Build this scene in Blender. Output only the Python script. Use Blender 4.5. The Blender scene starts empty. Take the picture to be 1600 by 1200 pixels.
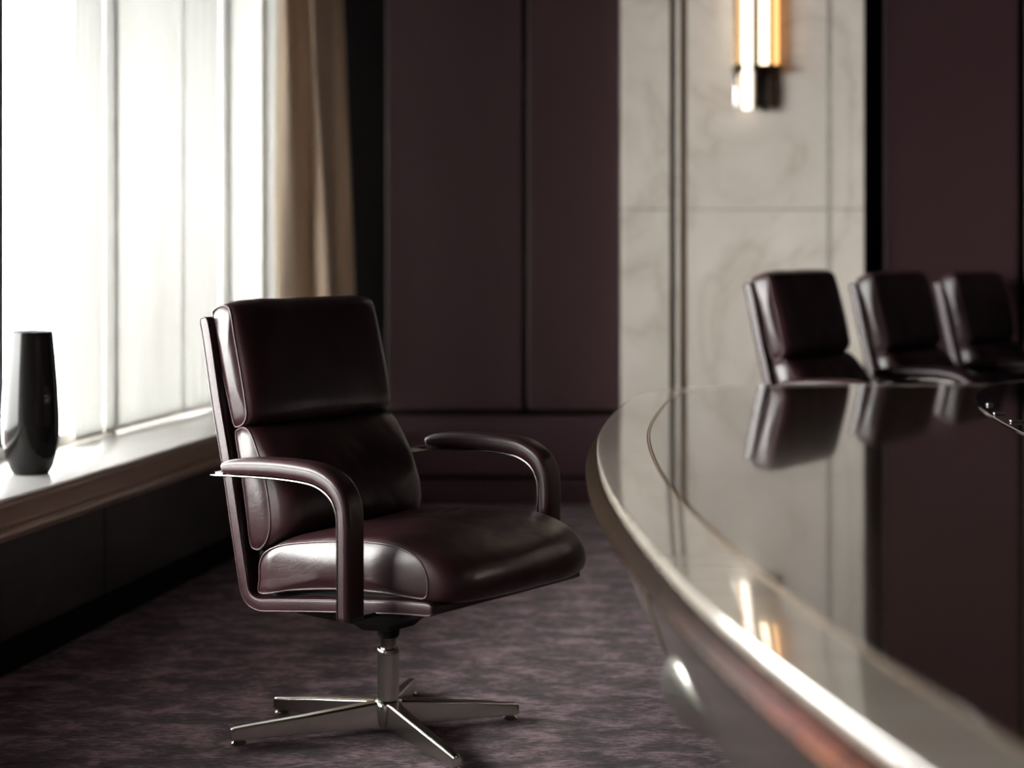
import bpy, bmesh, math, random
from mathutils import Vector, noise
random.seed(4)
sc = bpy.context.scene
COL = sc.collection
PI = math.pi

# ------------------------------------------------------------------ camera
F_PX, EYE = 2700.0, 1.185            # focal length in pixels of a 1600 px wide frame, eye height
cd = bpy.data.cameras.new('camera'); cam = bpy.data.objects.new('camera', cd); COL.objects.link(cam)
cam.location = (0, 0, EYE); cam.rotation_euler = (PI/2, 0, 0)
cd.sensor_width = 36; cd.lens = F_PX/1600*36; cd.shift_y = -230/1600
cd.clip_start = .05; cd.clip_end = 200
cd.dof.use_dof = True; cd.dof.focus_distance = 3.98; cd.dof.aperture_fstop = 1.55
sc.camera = cam

# ------------------------------------------------------------------ sky outside (bright overcast, greyer towards the horizon)
SKY = 42.0
w = bpy.data.worlds.new('world'); sc.world = w; w.use_nodes = True
wt = w.node_tree; wt.nodes.clear()
wo = wt.nodes.new('ShaderNodeOutputWorld'); bg = wt.nodes.new('ShaderNodeBackground')
tc = wt.nodes.new('ShaderNodeTexCoord'); sx = wt.nodes.new('ShaderNodeSeparateXYZ'); cr = wt.nodes.new('ShaderNodeValToRGB')
mp = wt.nodes.new('ShaderNodeMapRange'); mp.inputs['From Min'].default_value = -.25; mp.inputs['From Max'].default_value = .5
wt.links.new(tc.outputs['Generated'], sx.inputs[0]); wt.links.new(sx.outputs['Z'], mp.inputs['Value'])
wt.links.new(mp.outputs[0], cr.inputs[0]); wt.links.new(cr.outputs[0], bg.inputs[0]); wt.links.new(bg.outputs[0], wo.inputs[0])
e = cr.color_ramp.elements
e[0].position = 0; e[0].color = (.20, .205, .215, 1)
e[1].position = 1; e[1].color = (1, .98, .95, 1)
m_ = e.new(.33); m_.color = (.70, .69, .67, 1)
m_ = e.new(.5); m_.color = (1, .985, .96, 1)
bg.inputs['Strength'].default_value = SKY

vs = sc.view_settings
vs.view_transform = 'Standard'; vs.look = 'None'; vs.exposure = .1; vs.gamma = 1; vs.use_curve_mapping = False

# frame of the window wall, which runs away at a slight angle: n = distance into the room, s = distance along
KW = 550/F_PX; NW = math.hypot(1, KW)
DW = Vector((KW/NW, 1/NW, 0)); PW = Vector((1/NW, -KW/NW, 0))
def LW(n, s, z): return DW*s + PW*n + Vector((0, 0, z))
def sY(Y, a): return (Y - KW*a/NW/NW)*NW - 0*a if False else (Y - (KW/NW)*(a/NW))*NW
A_WIN, A_SILL, A_LOW = 2.655, 2.25, 2.33
N_WIN, N_SILL, N_LOW = -A_WIN/NW, -A_SILL/NW, -A_LOW/NW
WALL_Y = 7.7; CEIL = 2.95
def s_px(px, a=A_WIN): return sY(F_PX*a/(1350-px), a)
S0, S1 = 2.4, sY(7.64, A_WIN)        # window opening along the wall
# daylight sampling guide set in the window opening
pl = bpy.data.lights.new('window_portal', 'AREA'); pl.shape = 'RECTANGLE'; pl.size = S1-S0; pl.size_y = CEIL-.15-.5
pl.cycles.is_portal = True
po = bpy.data.objects.new('window_portal', pl); COL.objects.link(po)
po.location = LW(N_WIN-.12, (S0+S1)/2, (.5+CEIL-.15)/2)
po.rotation_euler = (PW).to_track_quat('-Z', 'Z').to_euler()

# ------------------------------------------------------------------ helpers
def setp(o, label=None, cat=None, group=None, kind=None):
    if label: o['label'] = label
    if cat: o['category'] = cat
    if group: o['group'] = group
    if kind: o['kind'] = kind
    return o
def empty(name, loc=(0, 0, 0), rz=0):
    o = bpy.data.objects.new(name, None); COL.objects.link(o); o.location = loc; o.rotation_euler = (0, 0, rz)
    o.empty_display_size = .1; return o
def build(name, bm, mat, parent=None, smooth=35, bevel=0, seg=2, sub=0, wn=False):
    bmesh.ops.recalc_face_normals(bm, faces=bm.faces[:])
    me = bpy.data.meshes.new(name); bm.to_mesh(me); bm.free()
    o = bpy.data.objects.new(name, me); COL.objects.link(o)
    for m in (mat if isinstance(mat, list) else [mat]): me.materials.append(m)
    if parent: o.parent = parent
    if smooth:
        me.shade_smooth()
        if smooth < 180: me.set_sharp_from_angle(angle=math.radians(smooth))
    if bevel:
        b = o.modifiers.new('bevel', 'BEVEL'); b.width = bevel; b.segments = seg; b.limit_method = 'ANGLE'; b.angle_limit = math.radians(38)
        me.shade_smooth(); b.harden_normals = False
        me.set_sharp_from_angle(angle=math.radians(80))
    if wn or bevel:
        q_ = o.modifiers.new('weighted', 'WEIGHTED_NORMAL'); q_.keep_sharp = True; q_.weight = 90
    if sub:
        s = o.modifiers.new('sub', 'SUBSURF'); s.levels = sub; s.render_levels = sub
    return o
def box(bm, x0, x1, y0, y1, z0, z1, tf=None):
    vs_ = [Vector((x, y, z)) for z in (z0, z1) for y in (y0, y1) for x in (x0, x1)]
    if tf: vs_ = [tf(v) for v in vs_]
    v = [bm.verts.new(p) for p in vs_]
    for f in ((0, 1, 3, 2), (4, 6, 7, 5), (0, 4, 5, 1), (2, 3, 7, 6), (0, 2, 6, 4), (1, 5, 7, 3)):
        bm.faces.new([v[i] for i in f])
def wtf(v): return LW(v.x, v.y, v.z)
def boxo(name, x0, x1, y0, y1, z0, z1, mat, parent=None, tf=None, bevel=0, seg=2):
    bm = bmesh.new(); box(bm, x0, x1, y0, y1, z0, z1, tf); return build(name, bm, mat, parent, bevel=bevel, seg=seg)
def loft(bm, rings, close=True, cap0=False, cap1=False, loop=False):
    R = [[bm.verts.new(p) for p in r] for r in rings]
    n = len(R[0]); m = len(R)
    for i in range(m if loop else m-1):
        a, b = R[i], R[(i+1) % m]
        for j in range(n if close else n-1):
            k = (j+1) % n
            bm.faces.new((a[j], a[k], b[k], b[j]))
    if cap0: bm.faces.new(R[0][::-1])
    if cap1: bm.faces.new(R[-1])
    return R
def lathe(bm, prof, n=40, c=(0, 0, 0)):
    rings = []
    for r, z in prof:
        rings.append([Vector((c[0]+r*math.cos(2*PI*k/n), c[1]+r*math.sin(2*PI*k/n), c[2]+z)) for k in range(n)])
    loft(bm, rings, cap0=True, cap1=True)
def catmull(P, n, closed=False):
    """smooth polyline through P with n samples per span; P are tuples of any length"""
    out = []; m = len(P); d = len(P[0])
    for i in range(m if closed else m-1):
        g = lambda k: P[k % m] if closed else P[max(0, min(m-1, k))]
        p0, p1, p2, p3 = g(i-1), g(i), g(i+1), g(i+2)
        for j in range(n):
            t = j/n
            out.append(tuple(.5*(2*p1[c]+(-p0[c]+p2[c])*t+(2*p0[c]-5*p1[c]+4*p2[c]-p3[c])*t*t+(-p0[c]+3*p1[c]-3*p2[c]+p3[c])*t**3) for c in range(d)))
    if not closed: out.append(tuple(P[-1]))
    return out
def tube(bm, pts, r, n=6, closed=False):
    pts = [Vector(p) for p in pts]; m = len(pts); rings = []
    up = None
    for i, p in enumerate(pts):
        t = (pts[(i+1) % m]-pts[i-1]) if closed else (pts[min(i+1, m-1)]-pts[max(i-1, 0)])
        t.normalize()
        if up is None:
            up = Vector((0, 1, 0)) if abs(t.y) < .9 else Vector((0, 0, 1))
        a = (up - t*up.dot(t)).normalized(); b = t.cross(a); up = a
        rings.append([p + a*r*math.cos(2*PI*k/n) + b*r*math.sin(2*PI*k/n) for k in range(n)])
    if closed: loft(bm, rings, loop=True)
    else: loft(bm, rings, cap0=True, cap1=True)
def rrect(w_, t_, r, n=4):
    """rounded rectangle outline centred on 0: (a along width, b along thickness)"""
    out = []
    for cx, cy, a0 in ((w_/2-r, t_/2-r, 0), (-w_/2+r, t_/2-r, 90), (-w_/2+r, -t_/2+r, 180), (w_/2-r, -t_/2+r, 270)):
        for k in range(n+1):
            a = math.radians(a0+90*k/n); out.append((cx+r*math.cos(a), cy+r*math.sin(a)))
    return out
def sweep(bm, path, width, v0, rr=.4, n=4, off=0):
    """path: (u, z, thickness) in the u-z plane, cross-section a rounded rectangle of the given width at y = v0"""
    rings = []
    m = len(path)
    for i, (u, z, t) in enumerate(path):
        a, b = path[max(i-1, 0)], path[min(i+1, m-1)]
        T = Vector((b[0]-a[0], 0, b[1]-a[1])).normalized(); N = Vector((-T.z, 0, T.x))
        wd = width if not callable(width) else width(i/(m-1))
        rings.append([Vector((u, v0, z)) + Vector((0, 1, 0))*p + N*(q+off) for p, q in rrect(wd, t, min(t, wd)*rr, n)])
    loft(bm, rings, cap0=True, cap1=True)

# ------------------------------------------------------------------ materials
def mat(name, col, rough=.5, metal=0, coat=0, ior=1.5, coat_rough=.03, spec=.5, sheen=0):
    m = bpy.data.materials.new(name); m.use_nodes = True
    b = m.node_tree.nodes['Principled BSDF']
    b.inputs['Base Color'].default_value = (*col, 1); b.inputs['Roughness'].default_value = rough
    b.inputs['Metallic'].default_value = metal; b.inputs['Coat Weight'].default_value = coat
    b.inputs['Coat Roughness'].default_value = coat_rough; b.inputs['IOR'].default_value = ior
    b.inputs['Specular IOR Level'].default_value = spec; b.inputs['Sheen Weight'].default_value = sheen
    return m
def N(m, t, **kw):
    n = m.node_tree.nodes.new(t)
    for k, v in kw.items():
        if k in n.inputs: n.inputs[k].default_value = v
        else: setattr(n, k, v)
    return n
def L(m, a, b): m.node_tree.links.new(a, b)
def B(m): return m.node_tree.nodes['Principled BSDF']
def coords(m, scale=(1, 1, 1), rot=(0, 0, 0), out='Object'):
    c = N(m, 'ShaderNodeTexCoord'); q = N(m, 'ShaderNodeMapping'); q.inputs['Scale'].default_value = scale; q.inputs['Rotation'].default_value = rot
    L(m, c.outputs[out], q.inputs[0]); return q.outputs[0]
def ramp(m, src, stops):
    r = N(m, 'ShaderNodeValToRGB'); el = r.color_ramp.elements
    while len(el) > 1: el.remove(el[-1])
    el[0].position = stops[0][0]; el[0].color = (*stops[0][1], 1)
    for p, c in stops[1:]:
        x = el.new(p); x.color = (*c, 1)
    L(m, src, r.inputs[0]); return r.outputs[0]
def bump(m, src, strength, dist, prev=None):
    b = N(m, 'ShaderNodeBump'); b.inputs['Strength'].default_value = strength; b.inputs['Distance'].default_value = dist
    L(m, src, b.inputs['Height'])
    if prev: L(m, prev, b.inputs['Normal'])
    return b.outputs[0]

def leather_mat(name, col, rough=.36):
    m = mat(name, col, rough, ior=1.5, coat=.06, coat_rough=.25, spec=.36)
    c = coords(m)
    v = N(m, 'ShaderNodeTexVoronoi', Scale=420.0); L(m, c, v.inputs['Vector'])
    n1 = N(m, 'ShaderNodeTexNoise', Scale=14.0, Detail=4.0, Distortion=.6); L(m, c, n1.inputs['Vector'])
    n2 = N(m, 'ShaderNodeTexNoise', Scale=60.0, Detail=3.0); L(m, c, n2.inputs['Vector'])
    col2 = ramp(m, n1.outputs[0], [(.3, tuple(x*.75 for x in col)), (.7, tuple(x*1.2 for x in col))]); L(m, col2, B(m).inputs['Base Color'])
    b1 = bump(m, v.outputs['Distance'], .18, .0006)
    b2 = bump(m, n1.outputs[0], .2, .0035, b1)
    cr_ = coords(m, (5, 3, 9), (.3, .4, .9)); n4 = N(m, 'ShaderNodeTexNoise', Scale=1.0, Detail=2.5, Distortion=1.5); L(m, cr_, n4.inputs['Vector'])
    s4 = N(m, 'ShaderNodeMath'); s4.operation = 'SUBTRACT'; s4.inputs[1].default_value = .5; L(m, n4.outputs[0], s4.inputs[0])
    a4 = N(m, 'ShaderNodeMath'); a4.operation = 'ABSOLUTE'; L(m, s4.outputs[0], a4.inputs[0])
    g4 = ramp(m, a4.outputs[0], [(0, (0, 0, 0)), (.03, (.8, .8, .8)), (.09, (1, 1, 1))])
    b2 = bump(m, g4, .12, .0009, b2)
    b3 = bump(m, n2.outputs[0], .2, .0012, b2); L(m, b3, B(m).inputs['Normal'])
    rr = N(m, 'ShaderNodeMapRange'); rr.inputs['To Min'].default_value = rough-.06; rr.inputs['To Max'].default_value = rough+.1
    L(m, n2.outputs[0], rr.inputs[0]); L(m, rr.outputs[0], B(m).inputs['Roughness'])
    return m
M = {}
M['leather'] = leather_mat('burgundy_leather', (.023, .0072, .009), .32)
M['shell_leather'] = leather_mat('smooth_burgundy_leather', (.027, .0085, .011), .32)
M['pipe'] = leather_mat('piping_leather', (.06, .028, .034), .34)
M['black'] = mat('black_plastic', (.006, .005, .005), .75, spec=.25)
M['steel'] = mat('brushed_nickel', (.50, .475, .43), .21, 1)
M['dark_steel'] = mat('dark_steel', (.20, .185, .17), .2, 1)
M['chrome'] = mat('polished_steel', (.78, .77, .75), .1, 1)

# plush mauve carpet
m = M['carpet'] = mat('mauve_carpet', (.1, .06, .07), .95, spec=.15, sheen=.25)
c = coords(m, (1.0, 1.6, 1)); n1 = N(m, 'ShaderNodeTexNoise', Scale=7.0, Detail=9.0, Roughness=.74, Distortion=.35); L(m, c, n1.inputs['Vector'])
c2 = coords(m, (1, 1, 1)); n2 = N(m, 'ShaderNodeTexNoise', Scale=170.0, Detail=4.0); L(m, c2, n2.inputs['Vector'])
c3 = coords(m, (34, 110, 1), (0, 0, .2)); n3 = N(m, 'ShaderNodeTexNoise', Scale=1.0, Detail=4.0, Distortion=.3); L(m, c3, n3.inputs['Vector'])
mx = N(m, 'ShaderNodeMix'); mx.data_type = 'FLOAT'; mx.inputs[0].default_value = .3; L(m, n1.outputs[0], mx.inputs[2]); L(m, n3.outputs[0], mx.inputs[3])
cc = ramp(m, mx.outputs[0], [(.41, (.022, .009, .012)), (.49, (.098, .046, .060)), (.59, (.38, .245, .285))]); L(m, cc, B(m).inputs['Base Color'])  # light and dark of the pile direction painted into the colour
b1 = bump(m, mx.outputs[0], .8, .05); b2 = bump(m, n2.outputs[0], .8, .008, b1); L(m, b2, B(m).inputs['Normal'])

# aubergine upholstered wall panels
m = M['panel'] = mat('aubergine_panel', (.046, .021, .0245), .42, spec=.36, sheen=.1)
c = coords(m, (90, 90, 3)); n1 = N(m, 'ShaderNodeTexNoise', Scale=3.0, Detail=3.0); L(m, c, n1.inputs['Vector'])
L(m, bump(m, n1.outputs[0], .12, .002), B(m).inputs['Normal'])
M['panel_low'] = mat('aubergine_dado', (.056, .026, .034), .4, spec=.4)
M['gap'] = mat('dark_gap', (.004, .0025, .0025), .8, spec=.12)

# cream marble
m = M['marble'] = mat('cream_marble', (.7, .66, .6), .22, spec=.45)
c = coords(m, (1, 1, .75), (.3, .5, .2)); n1 = N(m, 'ShaderNodeTexNoise', Scale=1.7, Detail=8.0, Roughness=.55, Distortion=1.2); L(m, c, n1.inputs['Vector'])
n2 = N(m, 'ShaderNodeTexNoise', Scale=3.0, Detail=3.0); L(m, c, n2.inputs['Vector'])
v = N(m, 'ShaderNodeMath'); v.operation = 'SUBTRACT'; v.inputs[1].default_value = .5; L(m, n1.outputs[0], v.inputs[0])
a = N(m, 'ShaderNodeMath'); a.operation = 'ABSOLUTE'; L(m, v.outputs[0], a.inputs[0])
vein = ramp(m, a.outputs[0], [(0, (.75, .67, .59)), (.02, (.84, .765, .685)), (.07, (.90, .825, .745))])
base = ramp(m, n2.outputs[0], [(.3, (.88, .87, .85)), (.7, (1, 1, 1))])
mm = N(m, 'ShaderNodeMix'); mm.data_type = 'RGBA'; mm.blend_type = 'MULTIPLY'; mm.inputs[0].default_value = 1
L(m, vein, mm.inputs[6]); L(m, base, mm.inputs[7]); L(m, mm.outputs[2], B(m).inputs['Base Color'])
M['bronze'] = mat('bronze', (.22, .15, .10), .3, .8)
M['brass'] = mat('warm_brass', (.55, .38, .22), .25, 1)
M['dark_brass'] = mat('dark_bronze', (.05, .033, .022), .3, .7)

# dark stone under the sill
m = M['stone'] = mat('dark_stone', (.02, .018, .017), .35)
c = coords(m, (1, 1, 2)); n1 = N(m, 'ShaderNodeTexNoise', Scale=2.2, Detail=8.0, Distortion=1.4); L(m, c, n1.inputs['Vector'])
L(m, ramp(m, n1.outputs[0], [(.4, (.012, .011, .010)), (.62, (.03, .026, .024)), (.7, (.055, .046, .042))]), B(m).inputs['Base Color'])
M['sill'] = mat('white_sill_lacquer', (.90, .89, .87), .12, coat=.5)
M['mould'] = mat('taupe_moulding', (.50, .375, .285), .3, coat=.3, coat_rough=.15)
M['frame'] = mat('painted_frame', (.80, .78, .74), .4)
M['frame_dark'] = mat('grey_frame', (.10, .105, .10), .4)
M['ceil'] = mat('dark_ceiling', (.10, .08, .075), .8)
M['wall_dark'] = mat('dark_wall', (.028, .016, .018), .6)

# walnut tabletop with lacquer, grain running across the table
def walnut(name, dark, light, coat_r=.035, rot=(0, 0, 0), rough=.12):
    m = mat(name, dark, rough, coat=1, coat_rough=coat_r, ior=1.75)
    B(m).inputs['Coat IOR'].default_value = 1.9
    c = coords(m, (1.2, 26, 26), rot); n1 = N(m, 'ShaderNodeTexNoise', Scale=1.6, Detail=6.0, Roughness=.6, Distortion=.4); L(m, c, n1.inputs['Vector'])
    L(m, ramp(m, n1.outputs[0], [(.35, dark), (.5, tuple((a+b)/2 for a, b in zip(dark, light))), (.68, light)]), B(m).inputs['Base Color'])
    bn = bump(m, n1.outputs[0], .03, .001); L(m, bn, B(m).inputs['Normal'])
    return m
M['walnut'] = walnut('dark_walnut', (.020, .011, .008), (.060, .036, .026))
M['walnut_edge'] = walnut('walnut_edge', (.060, .041, .029), (.100, .070, .050), .3, rough=.26)
B(M['walnut_edge']).inputs['Coat Weight'].default_value = .0; B(M['walnut_edge']).inputs['Specular IOR Level'].default_value = .2; B(M['walnut_edge']).inputs['Metallic'].default_value = .85; B(M['walnut_edge']).inputs['Specular Tint'].default_value = (.17, .12, .085, 1); B(M['walnut_edge']).inputs['Coat IOR'].default_value = 1.5; B(M['walnut_edge']).inputs['IOR'].default_value = 1.45
m = M['band'] = mat('champagne_band', (.56, .50, .43), .12, coat=1, coat_rough=.03, ior=1.6)
c = coords(m, (1.2, 22, 22)); n1 = N(m, 'ShaderNodeTexNoise', Scale=1.6, Detail=6.0, Distortion=.4); L(m, c, n1.inputs['Vector'])
L(m, ramp(m, n1.outputs[0], [(.35, (.52, .45, .38)), (.62, (.68, .61, .53))]), B(m).inputs['Base Color'])
M['apron'] = mat('polished_greige_apron', (.19, .16, .148), .2, .7)
B(M['apron']).inputs['Specular Tint'].default_value = (.50, .46, .44, 1)
M['apron_low'] = mat('polished_taupe_pedestal', (.10, .08, .075), .25, .6)
M['black_glass'] = mat('black_glass', (.004, .004, .004), .04, coat=1)
M['vase'] = mat('black_lacquer', (.005, .0048, .0045), .08, spec=.25)

def cloth(name, col, transl, transp, extra=None):
    m = bpy.data.materials.new(name); m.use_nodes = True; t = m.node_tree; t.nodes.clear()
    o = t.nodes.new('ShaderNodeOutputMaterial'); d = t.nodes.new('ShaderNodeBsdfDiffuse'); tr = t.nodes.new('ShaderNodeBsdfTranslucent'); tp = t.nodes.new('ShaderNodeBsdfTransparent')
    m1 = t.nodes.new('ShaderNodeMixShader'); m2 = t.nodes.new('ShaderNodeMixShader')
    d.inputs[0].default_value = (*col, 1); tr.inputs[0].default_value = (*(extra or col), 1)
    m1.inputs[0].default_value = transl; m2.inputs[0].default_value = transp
    t.links.new(d.outputs[0], m1.inputs[1]); t.links.new(tr.outputs[0], m1.inputs[2])
    t.links.new(m1.outputs[0], m2.inputs[1]); t.links.new(tp.outputs[0], m2.inputs[2]); t.links.new(m2.outputs[0], o.inputs[0])
    cc_ = t.nodes.new('ShaderNodeTexCoord'); mp_ = t.nodes.new('ShaderNodeMapping'); mp_.inputs['Scale'].default_value = (30, 30, .6)
    nn = t.nodes.new('ShaderNodeTexNoise'); nn.inputs['Scale'].default_value = 2; bb = t.nodes.new('ShaderNodeBump'); bb.inputs['Strength'].default_value = .15; bb.inputs['Distance'].default_value = .01
    t.links.new(cc_.outputs['Object'], mp_.inputs[0]); t.links.new(mp_.outputs[0], nn.inputs['Vector']); t.links.new(nn.outputs[0], bb.inputs['Height']); t.links.new(bb.outputs[0], d.inputs['Normal'])
    return m
M['sheer'] = cloth('sheer_cream_fabric', (.80, .78, .73), .7, .012, (.43, .43, .42))
M['curtain'] = cloth('beige_curtain_fabric', (.74, .60, .47), .28, 0, (.75, .66, .54))
m = M['glass'] = bpy.data.materials.new('window_glass'); m.use_nodes = True; t = m.node_tree; t.nodes.clear()
o_ = t.nodes.new('ShaderNodeOutputMaterial'); g_ = t.nodes.new('ShaderNodeBsdfGlossy'); g_.inputs['Roughness'].default_value = 0; tp = t.nodes.new('ShaderNodeBsdfTransparent')
tp.inputs[0].default_value = (.97, .985, .98, 1); mx_ = t.nodes.new('ShaderNodeMixShader')
mx_.inputs[0].default_value = .05; t.links.new(tp.outputs[0], mx_.inputs[1]); t.links.new(g_.outputs[0], mx_.inputs[2]); t.links.new(mx_.outputs[0], o_.inputs[0])
def emis(name, col, s):
    m = bpy.data.materials.new(name); m.use_nodes = True; b = B(m)
    b.inputs['Base Color'].default_value = (*col, 1); b.inputs['Emission Color'].default_value = (*col, 1); b.inputs['Emission Strength'].default_value = s
    return m

# ------------------------------------------------------------------ setting
XR, YB = 4.2, -1.2      # right wall, wall behind the camera
fl = boxo('floor', -6, XR, YB, WALL_Y+.1, -.08, 0, M['carpet']); setp(fl, kind='structure')
ce = boxo('ceiling', -6, XR, YB, WALL_Y+.1, CEIL, CEIL+.1, M['ceil']); setp(ce, kind='structure')
wr = boxo('wall_right', XR, XR+.1, YB, WALL_Y+.1, 0, CEIL, M['wall_dark']); setp(wr, kind='structure')
wf = boxo('wall_front', -6, XR, YB-.1, YB, 0, CEIL, M['wall_dark']); setp(wf, kind='structure')
def bx_(px, y=WALL_Y): return (px-800)/F_PX*y
def bz_(py, y=WALL_Y): return EYE-(py-370)/F_PX*y
wb = boxo('wall_back', -1.14, XR, WALL_Y, WALL_Y+.1, 0, CEIL, M['gap']); setp(wb, kind='structure')
for (a, b, mt) in ((bx_(604), bx_(817), 'panel'), (bx_(824), bx_(969), 'panel'), (bx_(1379), bx_(1588), 'panel'), (bx_(1600), XR-.05, 'panel')):
    boxo('wall_panel', a, b, WALL_Y-.035, WALL_Y, bz_(639), CEIL-.02, M[mt], wb, bevel=.008, seg=3)
for (a, b) in ((-1.2, bx_(972)), (bx_(1352), XR-.02)):
    boxo('lower_panel', a, b, WALL_Y-.05, WALL_Y, bz_(743), bz_(649), M['panel_low'], wb, bevel=.012, seg=3)
bb_ = boxo('baseboard_back', -1.2, XR-.02, WALL_Y-.06, WALL_Y-.001, 0, bz_(748), M['panel_low'], bevel=.008); setp(bb_, kind='structure')

# marble pillar standing out of the back wall
PF = WALL_Y-.14
mp_ = empty('marble_pillar', (bx_(1160), WALL_Y, 0))
setp(mp_, 'cream marble pillar with thin bronze inlays behind the conference table', 'pillar')
def px_(px): return bx_(px, PF)-bx_(1160)
def pb(name, a, b, y0, y1, z0, z1, mt, bev=.003): return boxo(name, a, b, y0-WALL_Y, y1-WALL_Y, z0, z1, mt, mp_, bevel=bev)
zs = bz_(327, PF)
for z0, z1 in ((.0, zs-.0015), (zs+.0015, CEIL-.01)):
    pb('marble_slab', px_(972), px_(1047), PF, WALL_Y-.001, z0, z1, M['marble'])
    pb('marble_slab', px_(1074), px_(1293), PF, WALL_Y-.001, z0, z1, M['marble'])
    pb('marble_slab', px_(1300), px_(1351), PF+.006, WALL_Y-.001, z0, z1, M['marble'])
pb('bronze_inlay', px_(1048), px_(1055), PF+.012, WALL_Y-.002, 0, CEIL-.01, M['dark_brass'], .001)
pb('bronze_inlay', px_(1056), px_(1063), PF+.004, WALL_Y-.002, 0, CEIL-.01, M['marble'], .001)
pb('bronze_inlay', px_(1064), px_(1073), PF+.006, WALL_Y-.002, 0, CEIL-.01, M['bronze'], .001)
pb('bronze_inlay', px_(1294), px_(1299), PF+.002, WALL_Y-.002, 0, CEIL-.01, M['band'], .001)

# window wall: dark stone below, bronze-coloured moulding, white sill, glazing
wl = boxo('wall_left', N_LOW-.55, N_LOW, S0-2.5, sY(7.66, A_LOW), 0, .375, M['stone'], tf=wtf); setp(wl, kind='structure')
bm = bmesh.new()
box(bm, N_WIN-.05, N_WIN-.0, S1, sY(7.69, A_WIN), .4, CEIL, wtf)      # solid pier by the corner
box(bm, N_WIN-.06, N_WIN, S0-2.5, S0, .4, CEIL, wtf)
box(bm, N_WIN-.06, N_WIN, S0, S1, CEIL-.15, CEIL, wtf)
wu = build('wall_pier', bm, M['wall_dark'], wl)
sj = s_px(163, A_LOW)
for s in (sj-1.45, sj, sj+1.3):
    boxo('stone_joint', N_LOW-.002, N_LOW+.0006, s-.002, s+.002, .09, .372, M['gap'], wl, tf=wtf)
bl = boxo('baseboard_left', N_LOW-.01, N_LOW+.012, S0-2.5, sY(7.6, A_LOW), 0, .09, M['gap'], tf=wtf, bevel=.003); setp(bl, kind='structure')

win = empty('window_1', LW(N_WIN, (S0+S1)/2, .5)); setp(win, kind='structure')
def wbox(name, n0, n1, s0, s1, z0, z1, mt, bevel=0, seg=2):
    o = boxo(name, n0, n1, s0, s1, z0, z1, mt, None, wtf, bevel, seg)
    o.parent = win; o.matrix_parent_inverse = win.matrix_basis.inverted(); return o
SE = sY(7.02, A_SILL)
# sill with its profiled front
def prof_sweep(name, prof, s0, s1, mt, sm=30):
    bm = bmesh.new(); loft(bm, [[LW(n, s, z) for n, z in prof] for s in (s0, s1)], cap0=True, cap1=True)
    o = build(name, bm, mt, smooth=sm); o.parent = win; o.matrix_parent_inverse = win.matrix_basis.inverted(); return o
q = N_SILL
prof_sweep('window_sill', [(N_WIN-.1, .47), (N_WIN-.1, .5), (q-.006, .5), (q-.001, .4975), (q, .492), (q-.004, .488), (q-.012, .486), (q-.012, .47)], S0-2.5, SE, M['sill'])
prof_sweep('sill_moulding', [(N_WIN, .37), (N_WIN, .47), (q-.012, .486), (q-.004, .484), (q-.004, .474), (q-.012, .462), (q-.020, .436), (q-.024, .424), (q-.034, .421), (q-.034, .414), (q-.010, .412),
            (q-.002, .406), (q-.001, .398), (q-.008, .388), (q-.022, .376), (q-.04, .372)], S0-2.5, SE, M['mould'], 25)
# frame and mullions
wbox('window_frame', N_WIN-.07, N_WIN+.012, S0, S1, .5, .535, M['frame'], .003)
wbox('window_frame', N_WIN-.07, N_WIN+.02, S0, S1, CEIL-.22, CEIL-.15, M['frame'], .003)
mull = [S0+.03, 3.65, s_px(1)-.002, s_px(162), s_px(341), S1-.03]
for i, s in enumerate(mull):
    wbox('mullion', N_WIN-.035, N_WIN+(.042 if i in (3, 4) else .004), s-.018, s+.018, .5, CEIL-.15, M['frame_dark' if i in (2,) else 'frame'], .003)
for a, b in zip(mull[:-1], mull[1:]):
    wbox('pane', N_WIN-.022, N_WIN-.014, a+.02, b-.02, .53, CEIL-.2, M['glass'])

# sliding sheer panels and the heavy curtain
def sheer(px0, px1, n, label, zig=.004):
    s0, s1 = s_px(px0, -n*NW), s_px(px1, -n*NW)
    bm = bmesh.new(); K = 14
    def row(z, d): return [LW(n+d+zig*math.sin(k*1.9), s0+(s1-s0)*k/K, z) for k in range(K+1)]
    f = row(.515, 0); b_ = row(.515, -.003)
    loft(bm, [f, row(CEIL-.17, 0), row(CEIL-.17, -.003), b_], close=False, loop=True)
    o = build('sheer_panel', bm, M['sheer'], smooth=180); setp(o, label, 'curtain', 'sheer fabric panels in front of the window')
    root = empty('sheer_curtain', LW(n, (s0+s1)/2, .5)); setp(root, label, 'curtain', 'sheer fabric panels in front of the window')
    o.parent = root; o.matrix_parent_inverse = root.matrix_basis.inverted(); 
    for k in ('label', 'category', 'group'): del o[k]
    h = boxo('bottom_hem', n-.006, n+.004, s0, s1, .510, .524, M['frame'], None, wtf, .002); h.parent = root; h.matrix_parent_inverse = root.matrix_basis.inverted()
sheer(116, 160, N_WIN+.05, 'narrow sheer off-white panel curtain beside the clear pane by the vase')
sheer(164, 282, N_WIN+.05, 'wide sheer cream panel curtain hanging in the middle of the window')
sheer(284, 342, N_WIN+.062, 'sheer cream panel curtain just left of the thin brown mullion, above the armchair')
sheer(345, 404, N_WIN+.05, 'sheer cream panel curtain right of the thin brown mullion')
sheer(408, 438, N_WIN+.10, 'narrow gathered sheer strip added as the bright backlit fold of the heavy beige drape', .012)  # extra sheer strip, stands in for the drape's bright backlit fold

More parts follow.
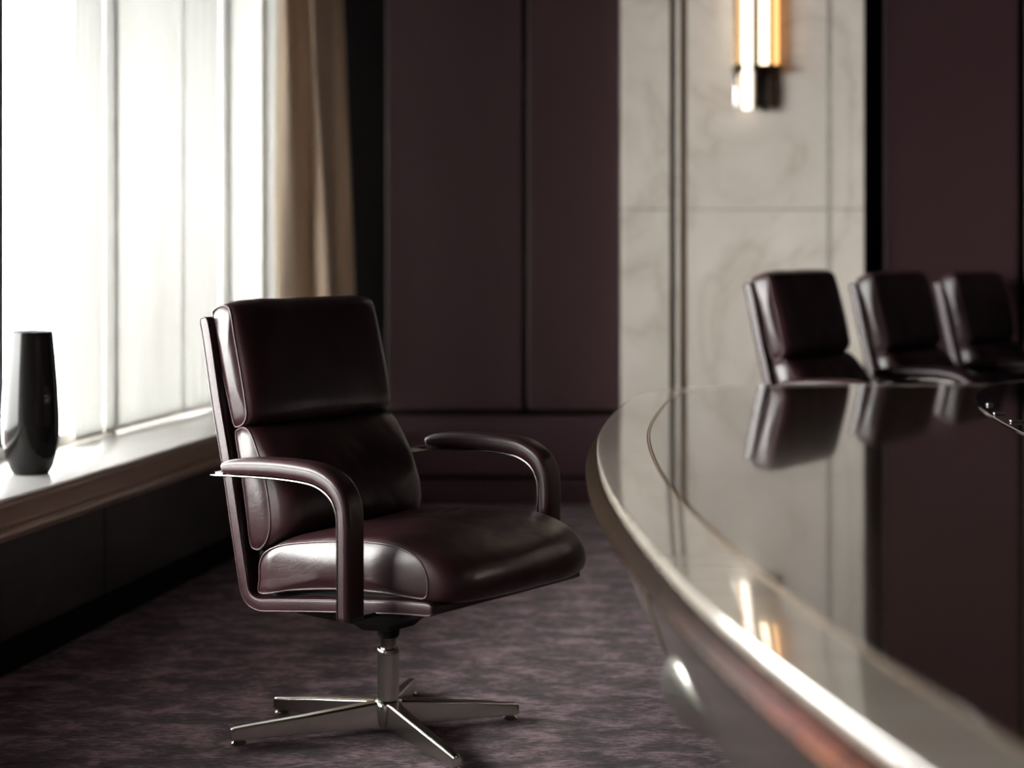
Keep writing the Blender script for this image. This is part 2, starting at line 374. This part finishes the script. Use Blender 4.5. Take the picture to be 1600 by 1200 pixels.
def curtain():
    # plan path of the folded drape: bright folds over the last of the glazing, then gathered towards the corner
    P = []
    ctrl = [(-2.48, 7.40), (-2.475, 7.32), (-2.44, 7.27), (-2.41, 7.33), (-2.40, 7.43), (-2.37, 7.48), (-2.33, 7.40), (-2.30, 7.34), (-2.27, 7.40), (-2.265, 7.50), (-2.235, 7.55), (-2.215, 7.48)]
    top = [( a, Y) for a, Y in ctrl]
    plan = catmull(ctrl, 8)
    rows = []; K = 26
    for j in range(K+1):
        z = .02+(CEIL-.03-.02)*j/K
        t = (z-.9)/(CEIL-.9)
        r_ = []
        for i, (a, Y) in enumerate(plan):
            u = i/(len(plan)-1)
            # the drape leans a little to the window towards the top
            aa = a - .085*u*max(-.3, t) ; YY = Y + .012*math.sin(i*.35+z*1.7)
            aa += .012*math.sin(z*2.2+i*.21)
            r_.append(Vector((aa+KW*YY, YY, z)))
        rows.append(r_)
    back = [[p+Vector((-.004, .004, 0)) for p in r_] for r_ in rows]
    bm = bmesh.new()
    A = [[bm.verts.new(p) for p in r_] for r_ in rows]
    for j in range(K):
        for i in range(len(plan)-1): bm.faces.new((A[j][i], A[j][i+1], A[j+1][i+1], A[j+1][i]))
    o = build('curtain', bm, M['curtain'], smooth=180)
    s = o.modifiers.new('solid', 'SOLIDIFY'); s.thickness = .004
    setp(o, 'heavy beige floor-length drape gathered in the corner behind the armchair', 'curtain')
curtain()

# ------------------------------------------------------------------ wall sconce
Y0 = PF
sp = empty('wall_sconce', (bx_(1180, PF), PF, bz_(172, PF-.08)))
setp(sp, 'brass wall sconce with glowing glass rods on the marble pillar', 'wall lamp')
K_ = (PF-.08)/F_PX
def sxp(px): return (px-1180)*K_
zb = 0.0; zc = (172-104)*K_; zt = .86
boxo('backplate', sxp(1146), sxp(1214), -.018, 0, .02, zt, M['brass'], sp, bevel=.003)
M['glow'] = emis('warm_glow', (1, .76, .50), 4.0)
M['glow3'] = emis('pale_glow', (1, .90, .76), 2.2)
M['glow2'] = emis('amber_glow', (1, .50, .17), 2.2)
def rod(name, px, r, z0, z1, y, mt):
    bm = bmesh.new(); lathe(bm, [(0.0005, z0), (r*.9, z0), (r, z0+.004), (r, z1-.004), (r*.9, z1), (.0005, z1)], 24, (sxp(px), y, 0)); return build(name, bm, mt, sp, smooth=50)
rod('light_tube', 1163.5, .0225, .004, zt-.03, -.082, M['glow3'])  # lower end glows in place of chrome reflecting the window
rod('light_tube', 1189.5, .0225, zc, zt-.03, -.060, M['glow'])
rod('light_tube', 1209, .015, zc, zt-.03, -.040, M['glow2'])
boxo('divider_fin', sxp(1173), sxp(1181), -.11, -.018, zb+.01, zt, M['dark_brass'], sp, bevel=.002)
boxo('divider_fin', sxp(1198.5), sxp(1204), -.09, -.018, zc-.02, zt, M['dark_brass'], sp, bevel=.002)
boxo('collar', sxp(1143), sxp(1215), -.095, -.005, zc-.02, zc+.008, M['dark_brass'], sp, bevel=.004)
rod('crystal_end', 1190, .026, zb, zc-.02, -.060, M['dark_steel'])
rod('crystal_end', 1149, .014, zb+.01, zc-.02, -.03, M['chrome'])

# ------------------------------------------------------------------ armchair
W_SH, W_SEAT, W_BACK = .27, .265, .25
def cushion_bm(prof, hw, bulge, side=.012, NV=60, samples=10, wr=.0016, seed=0, fold=None):
    """prof: closed list of (u, z, bulge_u, bulge_z) - the seam line of the side panel; the span between bulges out"""
    P = catmull(prof, samples, True); n = len(P)
    bm = bmesh.new(); rings = []
    for j in range(NV+1):
        s = -math.cos(PI*j/NV); s = .55*s+.45*(2*j/NV-1)
        g = max(0, 1-abs(s)**4.6)**.5
        r_ = []
        for (u, z, bu, bz) in P:
            p = Vector((u+bu*g*bulge, hw*s, z+bz*g*bulge))
            nz = noise.noise(Vector((u*9+seed, s*3.0, z*9)))*1.6+noise.noise(Vector((u*26+seed, s*8, z*26)))*.5
            p += Vector((bu, 0, bz)).normalized()*wr*nz*g if (bu or bz) else Vector()
            if fold: p += fold(p)*g
            r_.append(p)
        rings.append(r_)
    cu = sum(p[0] for p in P)/n; cz = sum(p[1] for p in P)/n
    for k in (.85, .6, .3):
        d = side*(1-k*k)*1.0
        rings.insert(0, [Vector((cu+(u-cu)*k, -hw-d, cz+(z-cz)*k)) for (u, z, _, _) in P])
        rings.append([Vector((cu+(u-cu)*k, hw+d, cz+(z-cz)*k)) for (u, z, _, _) in P])
    loft(bm, rings, cap0=True, cap1=True)
    return bm, P
def add_cushion(name, prof, hw, parent, bulge=1, side=.012, seed=0, wr=.0016, pr=.0025, fold=None):
    bm, P = cushion_bm(prof, hw, bulge, side, seed=seed, wr=wr, fold=fold)
    o = build(name, bm, M['leather'], parent, smooth=180)
    for sgn in (-1, 1):
        b2 = bmesh.new(); tube(b2, [(u, sgn*hw, z) for u, z, _, _ in P], pr, 6, True)
        build('piping', b2, M['pipe'], o, smooth=180)
    return o
def armchair(name, loc, rz, label):
    root = empty(name, loc, rz); setp(root, label, 'chair', 'burgundy leather conference chairs')
    # --- bent shell: back and seat pan in one sweep (centre line, 32 mm thick)
    outer = [(-.368, .985), (-.358, .94), (-.326, .771), (-.293, .651), (-.255, .487), (-.226, .345), (-.217, .322), (-.200, .307), (-.178, .304), (0, .326), (.17, .348), (.30, .362), (.375, .366)]
    path = catmull([(-.372, .985), (-.358, .935), (-.326, .785), (-.293, .651), (-.258, .487), (-.232, .366)], 5)
    for k in range(1, 10):
        t = k/10; path.append(tuple((1-t)**2*a+2*t*(1-t)*b+t*t*c for a, b, c in zip((-.232, .366), (-.220, .304), (-.150, .309))))
    path += catmull([(-.150, .309), (0, .328), (.17, .348), (.30, .362), (.372, .366)], 5)
    th = .032; cl = []
    for i, (u, z) in enumerate(path):
        a, b = path[max(i-1, 0)], path[min(i+1, len(path)-1)]
        T = Vector((b[0]-a[0], b[1]-a[1])).normalized(); Nn = Vector((-T.y, T.x))   # points to the inside of the bend
        f = i/(len(path)-1); tt = th*(1-.45*max(0, (f-.96)/.04)**2-.4*max(0, (.04-f)/.04)**2)
        cl.append((u+Nn.x*th/2, z+Nn.y*th/2, tt))
    bm = bmesh.new(); sweep(bm, cl, 2*W_SH, 0, .22, 4)
    sh = build('back_shell', bm, M['shell_leather'], root, smooth=180)
    for sgn in (-1, 1):
        for off, rr in ((-th/2+.003, .0018), (th/2-.003, .0018)):
            pts = []
            for i, (u, z, t_) in enumerate(cl):
                a, b = cl[max(i-1, 0)], cl[min(i+1, len(cl)-1)]
                T = Vector((b[0]-a[0], b[1]-a[1])).normalized()
                o2 = off*(t_/th)
                pts.append((u-T.y*o2, sgn*(W_SH-.0006), z+T.x*o2))
            b2 = bmesh.new(); tube(b2, pts, rr, 6); build('piping', b2, M['pipe'], sh, smooth=180)
    # --- dark inner pad between shell and cushions
    inn = catmull([(-.330, .95), (-.285, .80), (-.245, .62), (-.212, .46), (-.196, .38), (-.175, .352), (-.12, .352), (.1, .378), (.30, .392)], 4)
    bm = bmesh.new(); sweep(bm, [(u+.006, z+.004, .034) for u, z in inn], .46, 0, .2, 3); build('inner_pad', bm, M['black'], root, smooth=180)
    # --- cushions  (u, z, bulge_u, bulge_z)
    head = [(-.341, .992, -.006, 0), (-.338, 1.008, -.004, .004), (-.318, 1.017, 0, .014), (-.295, 1.019, .010, .012), (-.281, 1.006, .026, .008), (-.268, .95, .038, .004), (-.246, .865, .042, 0),
            (-.228, .785, .040, -.006), (-.226, .760, .030, -.014), (-.236, .742, .014, -.012), (-.256, .733, 0, -.006), (-.270, .742, -.004, 0), (-.292, .81, -.006, 0), (-.320, .90, -.006, 0)]
    add_cushion('headrest_cushion', head, W_BACK, root, seed=1)
    low = [(-.262, .712, -.004, 0), (-.252, .727, 0, .004), (-.232, .732, .004, .006), (-.212, .720, .026, .010), (-.190, .682, .052, .006), (-.167, .628, .074, 0), (-.150, .560, .086, 0), (-.146, .51, .080, -.004),
           (-.156, .475, .044, -.004), (-.176, .453, .016, -.004), (-.196, .449, 0, 0), (-.212, .462, -.003, 0), (-.224, .53, -.003, 0), (-.243, .63, -.003, 0)]
    def back_fold(p):
        if p.x < -.19: return Vector()
        e1 = math.exp(-((p.y+.03+(p.z-.60)*.55)/.016)**2-((p.z-.62)/.06)**2)
        e2 = math.exp(-((p.y-.04+(p.z-.60)*.75)/.014)**2-((p.z-.60)/.07)**2)
        e3 = math.exp(-((p.y+.10+(p.z-.58)*.4)/.02)**2-((p.z-.60)/.05)**2)
        return Vector((-.0045*e1-.004*e2-.003*e3, 0, 0))
    add_cushion('back_cushion', low, W_BACK, root, seed=2, wr=.0026, fold=back_fold)
    def seat_fold(p):
        if p.z < .44: return Vector()
        h = 0
        for c_, w_, a_, cu_ in ((.02, .010, .006, 1.2), (.055, .009, .0055, 1.0), (.095, .010, .005, .9), (.14, .012, .004, .8)):
            d = p.x-c_-cu_*(p.y-.10)**2*2+.25*(p.y-.1)
            h -= a_*math.exp(-(d/w_)**2)*math.exp(-((p.y-.09)/.085)**2)
        h += .006*math.exp(-((p.x-.05)/.09)**2-((p.y-.08)/.12)**2)
        return Vector((0, 0, h))
    seat = [(-.160, .352, 0, 0), (-.165, .385, -.002, 0), (-.163, .423, 0, 0), (-.140, .452, 0, .008), (-.08, .474, 0, .020), (.04, .494, 0, .026), (.15, .506, 0, .026), (.235, .509, .006, .022), (.290, .502, .034, .014), (.330, .484, .070, .006),
            (.350, .455, .092, 0), (.354, .425, .094, -.006), (.346, .406, .072, -.014), (.315, .402, .016, -.006), (.22, .402, 0, 0), (.08, .392, 0, 0), (-.06, .372, 0, 0)]
    add_cushion('seat_cushion', seat, W_SEAT, root, seed=3, wr=.0022, side=.016, fold=seat_fold)
    # --- arms
    for sgn, du in ((-1, -.016), (1, .016)):
        ctr = [(-.172, .650, .010), (-.166, .653, .022), (-.145, .657, .032), (-.10, .661, .038), (0, .666, .041), (.10, .664, .042), (.150, .654, .043), (.186, .634, .042), (.206, .605, .038), (.213, .57, .035), (.214, .50, .034), (.214, .42, .034), (.214, .352, .034)]
        pth = [(u+du, z, t_) for u, z, t_ in catmull(ctr, 5)]
        bm = bmesh.new(); sweep(bm, pth, lambda f: .060-.016*max(0, (.08-f)/.08), sgn*.340, .36, 5)
        ar = build('armrest', bm, M['shell_leather'], root, smooth=180)
        # seam lines along the pad
        for e_ in (-1, 1):
            pts = []
            for i, (u, z, t_) in enumerate(pth):
                if i < 6: continue
                a, b = pth[max(i-1, 0)], pth[min(i+1, len(pth)-1)]; T = Vector((b[0]-a[0], b[1]-a[1])).normalized()
                o2 = t_*.16
                pts.append((u-T.y*o2, sgn*.340+e_*.0299, z+T.x*o2))
            b2 = bmesh.new(); tube(b2, pts, .0012, 5); build('seam', b2, M['pipe'], ar, smooth=180)
        st = [(-.208, .633), (-.18, .634), (-.12, .6375), (0, .642), (.10, .640), (.145, .630), (.174, .612), (.188, .590), (.1935, .565), (.1945, .50), (.1945, .352)]
        bm = bmesh.new(); sweep(bm, [(u+du, z, .0045) for u, z in catmull(st, 5)], .050, sgn*.340, .3, 2)
        build('arm_frame', bm, M['dark_steel'], ar, smooth=40)
        # bracket that fixes the arm under the seat pan and behind the back
        bm = bmesh.new(); box(bm, .185+du, .225+du, min(sgn*.255, sgn*.352), max(sgn*.255, sgn*.352), .347, .357); build('bracket', bm, M['black'], ar, bevel=.003)
        bm = bmesh.new(); box(bm, -.206+du, -.18+du, min(sgn*.26, sgn*.352), max(sgn*.26, sgn*.352), .628, .641); build('bracket', bm, M['steel'], ar, bevel=.002)
    # --- mechanism under the seat
    bm = bmesh.new()
    loft(bm, [[Vector((x*a, y*b, z+x*a*.10)) for x, y in ((-1, -1), (1, -1), (1, 1), (-1, 1))] for a, b, z in ((.045, .045, .245), (.06, .06, .262), (.17, .14, .300), (.19, .16, .326))], cap0=True, cap1=True)
    build('swivel_plate', bm, M['black'], root, bevel=.006)
    bm = bmesh.new(); lathe(bm, [(.001, .225), (.024, .225), (.027, .232), (.027, .25), (.02, .256), (.001, .256)], 28); build('swivel_hub', bm, M['black'], root, smooth=40)
    bm = bmesh.new(); lathe(bm, [(.001, .17), (.0185, .17), (.0185, .24), (.001, .24)], 36); build('gas_lift', bm, M['dark_steel'], root, smooth=40)
    bm = bmesh.new(); lathe(bm, [(.001, .05), (.0275, .05), (.0275, .055), (.0262, .06), (.0262, .186), (.0275, .1875), (.0275, .1955), (.0255, .198), (.019, .198), (.001, .198)], 40)
    build('column_sleeve', bm, M['steel'], root, smooth=40)
    # --- five star base
    st = empty('star_base', (0, 0, 0)); st.parent = root; st.rotation_euler = (0, 0, math.radians(38))
    bm = bmesh.new(); lathe(bm, [(.001, .006), (.026, .006), (.034, .010), (.036, .03), (.036, .062), (.033, .072), (.028, .076), (.001, .076)], 40)
    st2 = build('base_hub', bm, M['steel'], root, smooth=50)
    bpy.data.objects.remove(st)
    for ang, R in ((-162, .375), (151, .33), (84, .345), (19, .325), (-62, .37)):
        a = math.radians(ang)+math.radians(38)
        def tf(x, y, z): return Vector((x*math.cos(a)-y*math.sin(a), x*math.sin(a)+y*math.cos(a), z))
        bm = bmesh.new(); rings = []
        for x, hw_, z0, z1 in ((.012, .022, .012, .074), (.05, .021, .012, .071), (.12, .019, .013, .063), (.22, .0165, .012, .0525), (R-.04, .0145, .011, .0425), (R-.006, .0135, .011, .039), (R+.004, .012, .0125, .036)):
            c_ = .004
            rings.append([tf(x, y, z) for y, z in ((-hw_+.001, z0), (hw_-.001, z0), (hw_, z0+.002), (hw_*.80, z1-c_), (hw_*.80-c_, z1), (-hw_*.80+c_, z1), (-hw_*.80, z1-c_), (-hw_, z0+.002))])
        loft(bm, rings, cap0=True, cap1=True)
        lg = build('leg', bm, M['steel'], root, smooth=24, bevel=.0015)
        bm = bmesh.new(); q_ = tf(R-.016, 0, 0); lathe(bm, [(.001, 0), (.016, 0), (.0175, .002), (.0175, .004), (.010, .008), (.010, .016), (.001, .016)], 24, (q_.x, q_.y, 0))
        build('foot_glide', bm, M['steel'], lg, smooth=40)
    return root
CX, CY, PHI = -.297, 4.15, -38
main = armchair('office_chair', (CX, CY, 0), math.radians(PHI), 'burgundy leather armchair standing alone in front of the window, sharp and nearest')
def dup(root, loc, rz, label, lift):
    r_ = root.copy(); COL.objects.link(r_); r_.location = loc; r_.rotation_euler = (0, 0, rz); r_['label'] = label
    for ch in list(root.children):
        c_ = ch.copy(); COL.objects.link(c_); c_.parent = r_
        if ch.name.split('.')[0] not in ('column_sleeve', 'base_hub', 'leg'): c_.location.z += lift    # seat raised a little
        for g in ch.children:
            d_ = g.copy(); COL.objects.link(d_); d_.parent = c_
    return r_
RC = math.radians(-36)
dup(main, (1.25, 5.93, 0), RC, 'burgundy leather chair at the far side of the table, in front of the marble pillar', .035)
dup(main, (1.73, 6.54, 0), RC, 'burgundy leather chair beyond the table, in the middle of the far row of three', .018)
dup(main, (2.20, 7.15, 0), RC, 'burgundy leather chair beyond the table, farthest right against the dark wall panel', .006)

# ------------------------------------------------------------------ conference table
TX, TY, TA, TB, TN, TZ = 1.75, 3.50, 1.575, 2.46, 2.8, .723
def outline(a, b, n, K=280):
    out = []
    for k in range(K):
        t = 2*PI*k/K; c_, s_ = math.cos(t), math.sin(t)
        out.append(Vector((a*math.copysign(abs(c_)**(2/n), c_), b*math.copysign(abs(s_)**(2/n), s_))))
    # even spacing
    P = out+[out[0]]; D = [0]
    for i in range(K): D.append(D[-1]+(P[i+1]-P[i]).length)
    res = []; j = 0
    for k in range(K):
        d = D[-1]*k/K
        while D[j+1] < d: j += 1
        f = (d-D[j])/max(1e-9, D[j+1]-D[j]); res.append(P[j].lerp(P[j+1], f))
    return res
def even(P, K):
    P = [Vector(p) for p in P]; P.append(P[0]); D = [0]
    for i in range(len(P)-1): D.append(D[-1]+(P[i+1]-P[i]).length)
    res = []; j = 0
    for k in range(K):
        d = D[-1]*k/K
        while D[j+1] < d: j += 1
        res.append(P[j].lerp(P[j+1], (d-D[j])/max(1e-9, D[j+1]-D[j])))
    return res
half = [(1.4, 5.452), (1.05, 5.440), (.72, 5.400), (.50, 5.290), (.37, 5.06), (.295, 4.72), (.205, 4.08), (.175, 3.40), (.195, 2.75), (.25, 2.13), (.345, 1.55), (.43, 1.22), (.60, .98), (.92, .87), (1.4, .84)]
loop_ = [(x-TX, y-TY) for x, y in half]+[(TX-x, y-TY) for x, y in half[::-1]]
OL = even([p[::1] for p in catmull(loop_, 14, True)], 320)
ON = []
for k in range(len(OL)):
    t_ = (OL[(k+1) % len(OL)]-OL[k-1]).normalized(); ON.append(Vector((t_.y, -t_.x)))
def ring(inset, z): return [Vector((p.x-n_.x*inset, p.y-n_.y*inset, z)) for p, n_ in zip(OL, ON)]
tb = empty('conference_table', (TX, TY, 0)); setp(tb, 'large oval conference table with polished dark walnut top and pale edge band', 'table')
bm = bmesh.new(); loft(bm, [ring(.12, .69), ring(.12, TZ-.0015), ring(.1215, TZ), ], cap0=True, cap1=True); build('tabletop', bm, M['walnut'], tb, smooth=30, wn=True)
bm = bmesh.new(); loft(bm, [ring(.1145, .69), ring(.1145, TZ-.0012), ring(.1155, TZ-.0002), ring(.1185, TZ-.0002), ring(.1195, TZ-.0012), ring(.1195, .69)], loop=True); build('inlay_strip', bm, M['brass'], tb, smooth=30, wn=True)
bm = bmesh.new(); loft(bm, [ring(.1140, .70), ring(.1140, TZ-.0012), ring(.113, TZ), ring(.007, TZ), ring(.0035, TZ-.0006), ring(.0010, TZ-.0022), ring(0, TZ-.005), ring(.0, .706), ring(.05, .70)], loop=True)
build('edge_band', bm, M['band'], tb, smooth=60, wn=True)
bm = bmesh.new(); loft(bm, [ring(.03, .70), ring(.0, .7055), ring(-.004, .703), ring(-.022, .684), ring(-.024, .680), ring(-.023, .674), ring(-.018, .670), ring(.03, .664), ring(.10, .664)], loop=True)
build('bevelled_rim', bm, M['walnut_edge'], tb, smooth=40, wn=True)
ap = [(.10, .668), (.020, .664), (.022, .655), (.028, .62), (.040, .57), (.060, .51), (.085, .455), (.115, .405), (.122, .392), (.13, .388), (.22, .38), (.4, .38)]
bm = bmesh.new(); loft(bm, [ring(i, z) for i, z in ap], cap0=True, cap1=True); build('apron', bm, M['apron'], tb, smooth=40)
bm = bmesh.new(); loft(bm, [ring(i, z) for i, z in ((.30, .382), (.34, .36), (.42, .25), (.50, .12), (.52, .07), (.50, .06), (.50, .0))], cap0=True, cap1=True); build('pedestal', bm, M['apron_low'], tb, smooth=40)
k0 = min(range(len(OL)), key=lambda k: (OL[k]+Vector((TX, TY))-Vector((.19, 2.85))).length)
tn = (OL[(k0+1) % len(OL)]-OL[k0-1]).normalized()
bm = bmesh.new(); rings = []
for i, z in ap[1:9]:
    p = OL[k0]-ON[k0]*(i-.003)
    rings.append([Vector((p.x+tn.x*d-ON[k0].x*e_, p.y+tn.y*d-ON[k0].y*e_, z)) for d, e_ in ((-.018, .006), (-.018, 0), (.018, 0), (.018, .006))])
loft(bm, rings, cap0=True, cap1=True); build('reflection_strip', bm, M['bronze'], tb, smooth=30)  # bronze strip stands in for a dark reflection on the polished apron
# steel lens shape added to stand in for a white highlight under the rim
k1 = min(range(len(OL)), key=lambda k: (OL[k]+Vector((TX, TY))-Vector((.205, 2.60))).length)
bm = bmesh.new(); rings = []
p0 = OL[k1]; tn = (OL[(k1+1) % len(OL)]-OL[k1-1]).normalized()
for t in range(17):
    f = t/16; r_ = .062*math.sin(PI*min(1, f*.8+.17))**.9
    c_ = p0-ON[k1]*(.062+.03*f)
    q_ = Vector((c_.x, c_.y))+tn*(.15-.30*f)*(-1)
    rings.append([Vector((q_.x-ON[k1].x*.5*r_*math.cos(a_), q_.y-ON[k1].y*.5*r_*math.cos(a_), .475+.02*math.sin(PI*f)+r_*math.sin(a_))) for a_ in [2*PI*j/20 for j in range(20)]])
loft(bm, rings, cap0=True, cap1=True); build('highlight_lens', bm, M['steel'], tb, smooth=60)
# black glass inlay in the middle of the top with its metal rim and small bars
IO = outline(.57, 2.05, 2.2, 200); IN_ = []
for k in range(len(IO)):
    t_ = (IO[(k+1) % len(IO)]-IO[k-1]).normalized(); IN_.append(Vector((t_.y, -t_.x)))
def iring(i, z): return [Vector((p.x-n_.x*i, p.y-n_.y*i, z)) for p, n_ in zip(IO, IN_)]
bm = bmesh.new(); loft(bm, [iring(.006, .70), iring(.006, TZ+.0012), iring(.008, TZ+.002)], cap0=True, cap1=True); build('glass_inlay', bm, M['black_glass'], tb, smooth=30, wn=True)
bm = bmesh.new(); loft(bm, [iring(0, .70), iring(0, TZ+.003), iring(.0015, TZ+.004), iring(.0045, TZ+.004), iring(.006, TZ+.003), iring(.006, .70)], loop=True); build('inlay_rim', bm, M['chrome'], tb, smooth=30)
for (x0, x1, y) in ((1.296, 1.312, 4.72), (1.245, 1.275, 4.47), (1.235, 1.36, 4.29), (1.24, 1.36, 4.05)):
    boxo('connector_bar', x0-TX, x1-TX, y-TY-.008, y-TY+.008, TZ+.001, TZ+.008, M['chrome'], tb, bevel=.002)

# ------------------------------------------------------------------ vase
vx, vy = -1.392, 5.0
bm = bmesh.new()
vp = [(.048, 0), (.052, .002), (.062, .018), (.072, .05), (.0785, .09), (.0812, .135), (.0805, .18), (.0775, .24), (.0725, .31), (.0665, .375), (.0635, .409), (.0625, .4125), (.0605, .413), (.0590, .409), (.062, .36), (.070, .27), (.074, .15), (.066, .06), (.04, .02), (.001, .015)]
pp = catmull([(r_, z, 0) for r_, z in vp], 3)
lathe(bm, [(max(r_, .0008), z) for r_, z, _ in pp], 72)
vo = build('vase', bm, M['vase'], smooth=60); vo.location = (vx, vy, .5)
setp(vo, 'tall glossy black vase standing on the white window sill', 'vase')
